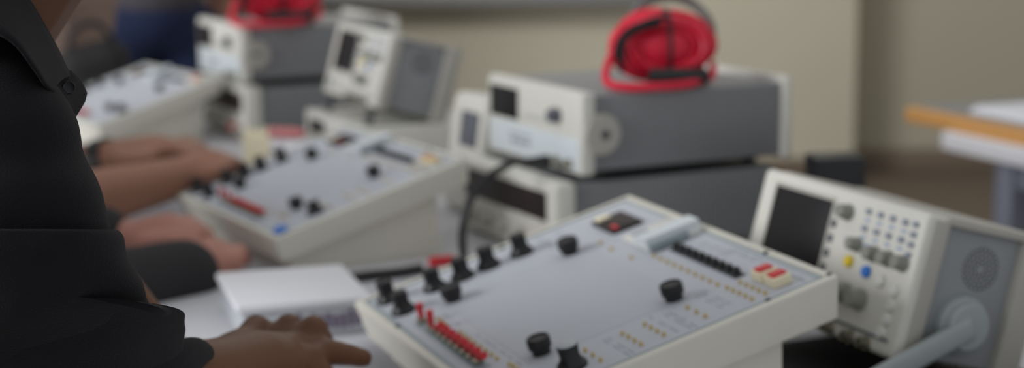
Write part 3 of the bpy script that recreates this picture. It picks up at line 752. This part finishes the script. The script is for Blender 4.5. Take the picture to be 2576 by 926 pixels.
segs += chain([(ch0 + V((0, 0, .06)), .06), (rs, .046), (el, .034), (W(340, 985, 1.11), .032), (wr, .028)])
# right hand: thumb and index, middle curled up, ring finger pointing, little finger below
pc = W(640, 928, 1.245); kc = W(718, 912, 1.28)
segs += [(wr, .028, pc, .0295), (pc, .029, kc, .0235), (W(600, 940, 1.23), .030, W(690, 930, 1.255), .026), (W(606, 912, 1.265), .022, W(712, 912, 1.30), .018), (W(700, 930, 1.26), .022, W(775, 910, 1.275), .015)]
segs += chain([(W(585, 890, 1.27), .017), (W(622, 858, 1.30), .0125), (W(645, 826, 1.315), .0112), (W(664, 850, 1.335), .0095), (W(690, 888, 1.35), .008)])                    # thumb
segs += chain([(W(690, 880, 1.305), .0135), (W(727, 823, 1.32), .0112), (W(752, 852, 1.34), .0092), (W(770, 900, 1.345), .0078)])                                             # index
segs += chain([(W(735, 880, 1.295), .0135), (W(788, 829, 1.305), .0115), (W(812, 862, 1.325), .0094), (W(828, 900, 1.33), .0078)])                                            # middle
segs += chain([(W(745, 895, 1.285), .014), (W(815, 884, 1.29), .0108), (W(872, 892, 1.30), .0090), (W(914, 901, 1.308), .0076)])                                            # ring
segs += chain([(W(745, 925, 1.268), .013), (W(800, 935, 1.268), .0098), (W(835, 960, 1.275), .0085), (W(850, 985, 1.285), .0072)])                                          # little
# left arm behind, left hand resting on the bench
le = W(56, 520, 1.34); lw = W(455, 962, 1.37); ls = ch0 - S1 * .17 + V((0, 0, .07))
segs += chain([(ch0 + V((0, 0, .06)), .06), (ls, .05), (le, .036), (W(275, 756, 1.355), .030), (lw, .025)])
lh = W(500, 1010, 1.40)
segs += [(lw, .025, lh, .026), (lh, .026, W(540, 1020, 1.43), .022)]
for i, (qx, qy, yy) in enumerate(((600, 990, 1.44), (620, 1010, 1.43), (625, 1030, 1.42), (620, 1050, 1.40))): segs += chain([(W(540, 1015 + i * 6, 1.43 - i * .01), .0115), (W(qx, qy, yy), .009), (W(qx + 40, qy + 25, yy), .0075)])
segs += chain([(W(500, 1030, 1.39), .012), (W(540, 1060, 1.37), .009), (W(575, 1075, 1.37), .0078)])
# pelvis and thighs under the clothing keep the body continuous
segs += [(ch0 + V((0, 0, -.1)), .09, V((-.03, 0, .53)), .10)]
body = blob('body', segs, .003, M['skin1'], p1, 3)
add_head_parts(p1, body, HP, eyes, hf)
# shirt torso
Z = V((0, 0, 1))
tr_defs = []
for z, x, fd, sd_ in ((.50, -.05, .13, .185), (.60, -.04, .125, .18), (.72, -.02, .12, .185), (.86, .0, .118, .195), (.94, .005, .112, .195), (1.0, .005, .098, .175), (1.05, .01, .078, .13), (1.085, .02, .062, .08)):
    tr_defs.append((V((x * .94, x * .34, z)), F1 * fd, S1 * sd_))
b = MB(); b.loft(smooth_rings(tr_defs, 6, 64, .005, 12)); shirt = b.build('shirt', M['shirt'], p1, 180)
def rings_px(defs):
    """(left px, right px, depth, half thickness) -> ring: the limb's outline left and right as seen, with true depth"""
    out = []
    for d_ in defs:
        (lx, ly), (rx, ry), y, th, lean = d_[:5]; sx, sy = d_[5] if len(d_) > 5 else (0, 0)
        Lp, Rp = W(lx, ly, y), W(rx, ry, y + lean); c = (Lp + Rp) / 2
        vd = (c + O1 - CAM).normalized()
        sh_ = W((lx + rx) / 2 + sx, (ly + ry) / 2 + sy, c.y + O1.y) - W((lx + rx) / 2, (ly + ry) / 2, c.y + O1.y)
        out.append((c, (Rp - Lp) / 2, vd * th - sh_))
    return out
A = rings_px([((-190, 20), (-60, 30), 1.07, .02, 0), ((-330, 90), (40, 95), 1.05, .05, .0), ((-390, 190), (118, 185), 1.03, .064, .0), ((-400, 290), (182, 290), 1.015, .07, .0), ((-395, 380), (208, 385), 1.01, .068, .0),
              ((-380, 470), (240, 465), 1.0, .066, .0), ((-360, 560), (270, 560), 1.0, .064, .0), ((-330, 680), (288, 650), 1.0, .06, .0)])
b = MB(); b.loft(smooth_rings(A, 7, 72, .0045, 16, 3.0)); b.build('sleeve', M['shirt'], shirt, 180)
Bq = rings_px([((-345, 592), (262, 592), 1.0, .05, .0), ((-372, 577), (278, 577), 1.0, .072, .0), ((-380, 592), (298, 592), 1.0, .0765, .0), ((-372, 650), (312, 645), 1.0, .076, .0), ((-330, 760), (350, 715), 1.005, .073, .01),
               ((-240, 900), (392, 782), 1.015, .068, .03), ((-120, 1010), (412, 830), 1.03, .06, .045), ((20, 1080), (425, 870), 1.05, .05, .05)])
b = MB(); b.loft(smooth_rings(Bq, 7, 72, .0045, 15, 9.0)); b.build('rolled_sleeve', M['shirt'], shirt, 180)
Cq = rings_px([((-262, 806), (405, 803), 1.0, .058, .02, (60, -54)), ((-264, 800), (436, 800), 1.0, .066, .05, (60, -46)), ((-258, 812), (452, 802), 1.0, .0705, .06, (60, -44)), ((-230, 850), (457, 824), 1.005, .0705, .07, (50, -34)),
              ((-120, 990), (460, 856), 1.015, .066, .075, (30, -20)), ((30, 1090), (470, 900), 1.03, .055, .08, (10, -10))])
b = MB(); b.loft(smooth_rings(Cq, 7, 72, .0035, 18, 5.0)); b.build('sleeve_fold', M['shirt'], shirt, 180)
Dq = rings_px([((80, 1130), (448, 872), 1.02, .045, .07, (-20, 10)), ((84, 1140), (464, 850), 1.02, .055, .08, (-24, 12)), ((140, 1170), (500, 849), 1.03, .059, .09, (-26, 14)), ((220, 1195), (529, 868), 1.04, .06, .095, (-26, 14)),
              ((262, 1205), (538, 888), 1.045, .057, .095, (-20, 10)), ((285, 1195), (530, 905), 1.05, .05, .095, (-10, 5)), ((270, 1170), (495, 915), 1.055, .043, .09, (0, 0))])
b = MB(); b.loft(smooth_rings(Dq, 7, 72, .002, 20, 1.0)); b.build('cuff', M['shirt'], shirt, 180)
shp = W(-165, 250, 1.03); fsh = ch0 - S1 * .16 + V((0, 0, .075)); nbk = W(-185, 125, 1.13)
blob('yoke', [(ch0 + V((0, 0, .03)), .10, shp, .068), (shp, .068, W(-120, 470, 1.01), .058), (nbk, .058, shp, .06), (nbk, .058, fsh, .06), (ch0 + V((0, 0, .03)), .10, fsh, .07), (fsh, .068, ls.lerp(le, .35), .06), (ch0, .10, nbk, .062)], .005, M['shirt'], shirt, 5)
# far sleeve of the shirt
fs = [(ch0 - S1 * .1 + V((0, 0, .06)), F1 * .08, Z * .07), (ls, F1 * .075 + Z * .03, S1 * .055 + Z * -.02), (ls.lerp(le, .5), F1 * .062 + Z * .02, S1 * .06), (le.lerp(ls, .08), F1 * .05 + Z * .03, S1 * .052), (W(90, 590, 1.345), F1 * .03 + Z * .04, S1 * .043), (W(120, 625, 1.35), F1 * .03 + Z * .036, S1 * .04)]
b = MB(); b.loft(smooth_rings(fs, 6, 48, .004, 14, 2.0)); b.build('sleeve', M['shirt'], shirt, 180)
# collar: folded leaf round the neck with a buttoned band end
up_ = [W(228, 226, 1.085), W(182, 178, 1.075), W(140, 108, 1.075), (W(76, -2, 1.082)), W(10, -95, 1.10), W(-70, -170, 1.13)]
lo_ = [W(150, 240, 1.0), W(118, 214, .985), W(90, 172, .97), W(36, 104, .962), W(-40, 66, .962), W(-150, 30, .98)]
up_[0] = W(180, 190, 1.07); lo_[0] = W(138, 232, .995); up_[1] = W(165, 160, 1.068)
U, Lw = catmull(up_, 6), catmull(lo_, 6)
vs, fsx = [], []; nn = 9
for i in range(len(U)):
    for j in range(nn):
        t = j / (nn - 1); p = U[i].lerp(Lw[i], t)
        p = p + V((0, -1, .2)) * (.009 * math.sin(math.pi * t)); vs.append(p)
for i in range(len(U) - 1):
    for j in range(nn - 1): fsx.append((i * nn + j, (i + 1) * nn + j, (i + 1) * nn + j + 1, i * nn + j + 1))
b = MB(); b.add(vs, fsx)
mirror_c = W(-40, 60, 1.14)
ref = lambda p: p - S1 * (2 * (p - mirror_c).dot(S1))
b.add([ref(v) for v in vs], [f_[::-1] for f_ in fsx])
k0 = len(U) - 1
b.add([vs[k0 * nn + j] for j in range(nn)] + [ref(vs[k0 * nn + j]) for j in range(nn)], [(j, nn + j, nn + j + 1, j + 1) for j in range(nn - 1)])
bmesh.ops.recalc_face_normals(b.bm, faces=b.bm.faces[:])
bmesh.ops.solidify(b.bm, geom=b.bm.faces[:], thickness=.0018)
colr = b.build('collar', M['shirt'], shirt, 180)
tabp = [(128, 222, 1.01), (140, 190, 1.055), (172, 178, 1.068), (190, 195, 1.07), (207, 217, 1.072), (215, 237, 1.07), (210, 258, 1.066), (197, 280, 1.058), (186, 298, 1.05), (184, 330, 1.045), (165, 300, 1.02), (140, 255, 1.01)]
tp = [W(*q_) for q_ in tabp]; cen = sum(tp, V()) / len(tp)
b = MB(); fr = [p + (p - cen) * .0 for p in tp]
dv = V((0, .005, 0)); n_ = len(tp)
b.add([cen + V((0, -.004, 0))] + tp + [p + dv for p in tp] + [cen + dv], [(0, 1 + i, 1 + (i + 1) % n_) for i in range(n_)] + [(1 + i, 1 + n_ + i, 1 + n_ + (i + 1) % n_, 1 + (i + 1) % n_) for i in range(n_)] + [(1 + 2 * n_, 1 + n_ + (i + 1) % n_, 1 + n_ + i) for i in range(n_)])
b.build('collar_band', M['shirt'], shirt, 60)
bt = W(173, 220, 1.046)
MB().lathe([(.0036, 0), (.0041, .0006), (.0036, .0011), (.0026, .0008)], bt, (.25, -1, .1), 20).build('shirt_button', M['black'], shirt)
legs_and_stool(p1, V((-.03, 0, .56)), F1, S1, M['darktrouser'])
stool('stool under the person in the black shirt', V((-.49, 1.17, .455)))

# ---- generic seated students further along the bench
def seated(label, pos, yaw, shirt_m, skin_m, arms, sleeve_to, hipz=.56, lean=.06, standing=False, trouser=None, torso_h=None, stool_label=None):
    """arms: two lists of [elbow, wrist, hand, fingertip] world points; sleeve_to: fraction of the arm covered per arm"""
    fw, sd = V((math.cos(yaw), math.sin(yaw), 0)), V((math.sin(yaw), -math.cos(yaw), 0))
    O = V((pos[0], pos[1], 0)); r = thing('person', label, 'person', O)
    hp_ = V((0, 0, hipz)); ch = hp_ + V((0, 0, .42)) + fw * lean; nb = ch + V((0, 0, .13)) + fw * .02; hcx = nb + V((0, 0, .17)) + fw * .05
    hfw = (fw + V((0, 0, -.35))).normalized(); g, ey, P = head_segs(hcx, hfw, V((0, 0, 1)))
    sg = g + [(hp_ + V((0, 0, .09 if standing else 0)), .09, ch, .095), (ch, .09, nb, .06), (nb, .055, hcx - hfw * .03, .056)]
    sl = [(hp_ + V((0, 0, .18 if standing else -.04)), .135, hp_ + V((0, 0, .2 if standing else .12)), .128), (hp_ + V((0, 0, .12)), .126, ch, .128), (ch, .118, nb - V((0, 0, .03)), .07)]
    for k, arm in zip((1, -1), arms):
        sh = ch + sd * (.175 * k) + V((0, 0, .05))
        pts = [V(a) - O for a in arm]
        sg += chain([(ch, .07), (sh, .052), (pts[0], .042), (pts[0].lerp(pts[1], .45), .036), (pts[1], .026)])
        dirn = (pts[2] - pts[1]).normalized(); acr = dirn.cross(V((0, 0, 1))).normalized()
        sg += [(pts[1], .026, pts[2], .027)]
        for j, off_ in enumerate((-.03, -.01, .01, .029)):
            b0 = pts[2] + acr * off_; Lf = (.068, .078, .075, .058)[j]
            tip = pts[3] + acr * (off_ * .8)
            m1 = b0.lerp(tip, .5) + V((0, 0, .012))
            sg += [(pts[1], .018, b0, .0135)] + chain([(b0, .0125), (m1, .0102), (tip, .008)])
        tb_ = pts[1].lerp(pts[2], .35) + acr * (.028 * (-k)); sg += chain([(tb_, .014), (tb_ + acr * (-.02 * k) + dirn * .03, .0115), (tb_ + acr * (-.022 * k) + dirn * .058, .009)])
        sl += [(ch + V((0, 0, .03)), .10, sh, .072)]
        f_ = sleeve_to[0 if k == 1 else 1]
        if f_ <= 1: sl += [(sh, .068, sh.lerp(pts[0], f_), .056)]
        else: sl += [(sh, .068, pts[0], .055), (pts[0], .054, pts[0].lerp(pts[1], f_ - 1), .042)]
    bd = blob('body', sg, .0055, skin_m, r, 5); add_head_parts(r, bd, P, ey, hfw)
    blob('shirt', sl, .007, shirt_m, r, 6)
    legs_and_stool(r, hp_, fw, sd, trouser or M['darktrouser'], not standing)
    if not standing: stool(stool_label, V((pos[0], pos[1], hipz - .105)))
    return r, O
# student in the charcoal sleeve, at the middle trainer
p2, O2 = seated('person in a charcoal long sleeve, hands at the front edge of the middle trainer', (-.92, 1.72), R(20), M['charcoal'], M['skin2'],
    [[at(40, 800, 1.72), at(485, 690, 1.86), at(530, 655, 1.90), at(575, 655, 1.94)], [at(60, 590, 2.0), at(330, 610, 1.98), at(425, 590, 1.99), at(530, 600, 2.0)]], (1.94, 1.7), stool_label='stool under the person in the charcoal sleeve')
# bare-armed student with a wrist band, beyond
p3, O3 = seated('bare-armed person with a dark wrist band, hands over the middle trainer', (-1.13, 2.3), R(12), M['olive'], M['skin3'],
    [[at(110, 530, 2.14), at(455, 445, 2.2), at(535, 425, 2.22), at(608, 425, 2.24)], [at(-20, 470, 2.5), at(285, 398, 2.42), at(400, 385, 2.4), at(500, 385, 2.39)]], (.75, .75), stool_label='stool under the bare-armed person')
wv = at(285, 398, 2.42) - O3; ev = (at(-20, 470, 2.5) - O3 - wv).normalized()
MB().tube([wv + ev * .006, wv + ev * .026], [.0315, .0325], 28).build('wrist_band', M['black'], p3)
# student in the taupe shirt at the end of the bench
p4, O4 = seated('person in a taupe shirt sitting at the far end of the bench', (-.97, 3.5), R(-20), M['mauve'], M['skin1'],
    [[at(130, 150, 3.3), at(215, 200, 3.27), at(240, 215, 3.26), at(265, 225, 3.25)], [at(120, 150, 3.52), at(180, 190, 3.44), at(205, 200, 3.4), at(225, 205, 3.36)]], (.95, .95), stool_label='stool under the person in the taupe shirt')
bg = at(246, 185, 3.2)
r = thing('shoulder_bag', 'dark bag slumped beside the person in the taupe shirt', 'bag', (bg.x, bg.y, BZ), (0, 0, R(15)))
blob('bag_body', [(V((-.05, 0, .05)), .05, V((.04, 0, .05)), .05), (V((-.035, 0, .1)), .042, V((.02, .0, .115)), .04)], .006, M['bag'], r)
MB().tube(catmull([(-.05, 0, .12), (-.04, -.02, .17), (0, -.03, .185), (.03, -.02, .15)], 6), .006, 8).build('strap', M['black'], r)
# standing figure in jeans behind
st = at(378, 60, 4.1)
p5, O5 = seated('person standing behind in a slate top and blue jeans', (st.x, 4.1), R(-60), M['greytee'], M['skin3'],
    [[V((st.x + -.27, 4.05, 1.12)), V((st.x - .2, 3.93, .93)), V((st.x - .18, 3.90, .86)), V((st.x - .17, 3.89, .79))], [V((st.x + .2, 4.25, 1.12)), V((st.x + .16, 4.2, .93)), V((st.x + .15, 4.18, .86)), V((st.x + .15, 4.17, .79))]], (1.9, 1.9), hipz=.82, lean=.02, standing=True, trouser=M['denim'])

# ------------------------------------------------------------------ light: window side at the left, ceiling lamps, added lamp for the back wall, soft daylight
def area(name, loc, tgt, sx, sy, power, c=(1, 1, 1)):
    l = bpy.data.lights.new(name, 'AREA'); l.shape = 'RECTANGLE'; l.size, l.size_y, l.energy, l.color = sx, sy, power, c
    o = bpy.data.objects.new(name, l); C.objects.link(o); o.location = loc
    o.rotation_euler = (V(tgt) - V(loc)).to_track_quat('-Z', 'Y').to_euler(); return o
area('window_light', (-4.2, .3, 2.25), (0.1, 2.2, .85), 3.0, 1.5, 185, (.97, .98, 1))
area('unseen_overhead_lamp', (-1.0, 4.4, 2.85), (-1.1, 6.8, .6), 1.3, .4, 46, (1, .98, .94))  # unseen lamp, added to brighten the left of the back wall
area('unseen_overhead_lamp', (.4, 2.4, 2.9), (.4, 2.4, 0), 1.3, .4, 3, (1, .98, .94))
area('unseen_overhead_lamp', (.4, 5.0, 2.9), (.4, 5.0, 0), 1.3, .4, 4, (1, .98, .94))
wd = bpy.data.worlds.new('room_daylight'); bpy.context.scene.world = wd; wd.use_nodes = True
wd.node_tree.nodes['Background'].inputs[0].default_value = (.95, .97, 1, 1); wd.node_tree.nodes['Background'].inputs[1].default_value = .46

# ------------------------------------------------------------------ camera
cd = bpy.data.cameras.new('camera'); cam = bpy.data.objects.new('camera', cd); C.objects.link(cam)
cd.sensor_width = 36; cd.sensor_fit = 'HORIZONTAL'; cd.lens = FPX / 2576 * 36; cd.clip_start = .05
rt = _r * math.cos(ROLL) - _d * math.sin(ROLL); dn = _r * math.sin(ROLL) + _d * math.cos(ROLL)
m = Matrix.Identity(4)
for i in range(3): m[i][0], m[i][1], m[i][2], m[i][3] = rt[i], -dn[i], -_f[i], CAM[i]
cam.matrix_world = m
cd.dof.use_dof = True; cd.dof.focus_distance = 1.03; cd.dof.aperture_fstop = cd.lens / 12.6; cd.dof.aperture_blades = 0
s = bpy.context.scene; s.camera = cam
s.view_settings.view_transform = 'Standard'; s.view_settings.look = 'None'; s.view_settings.gamma = 1; s.view_settings.use_curve_mapping = False
s.view_settings.exposure = 0.0
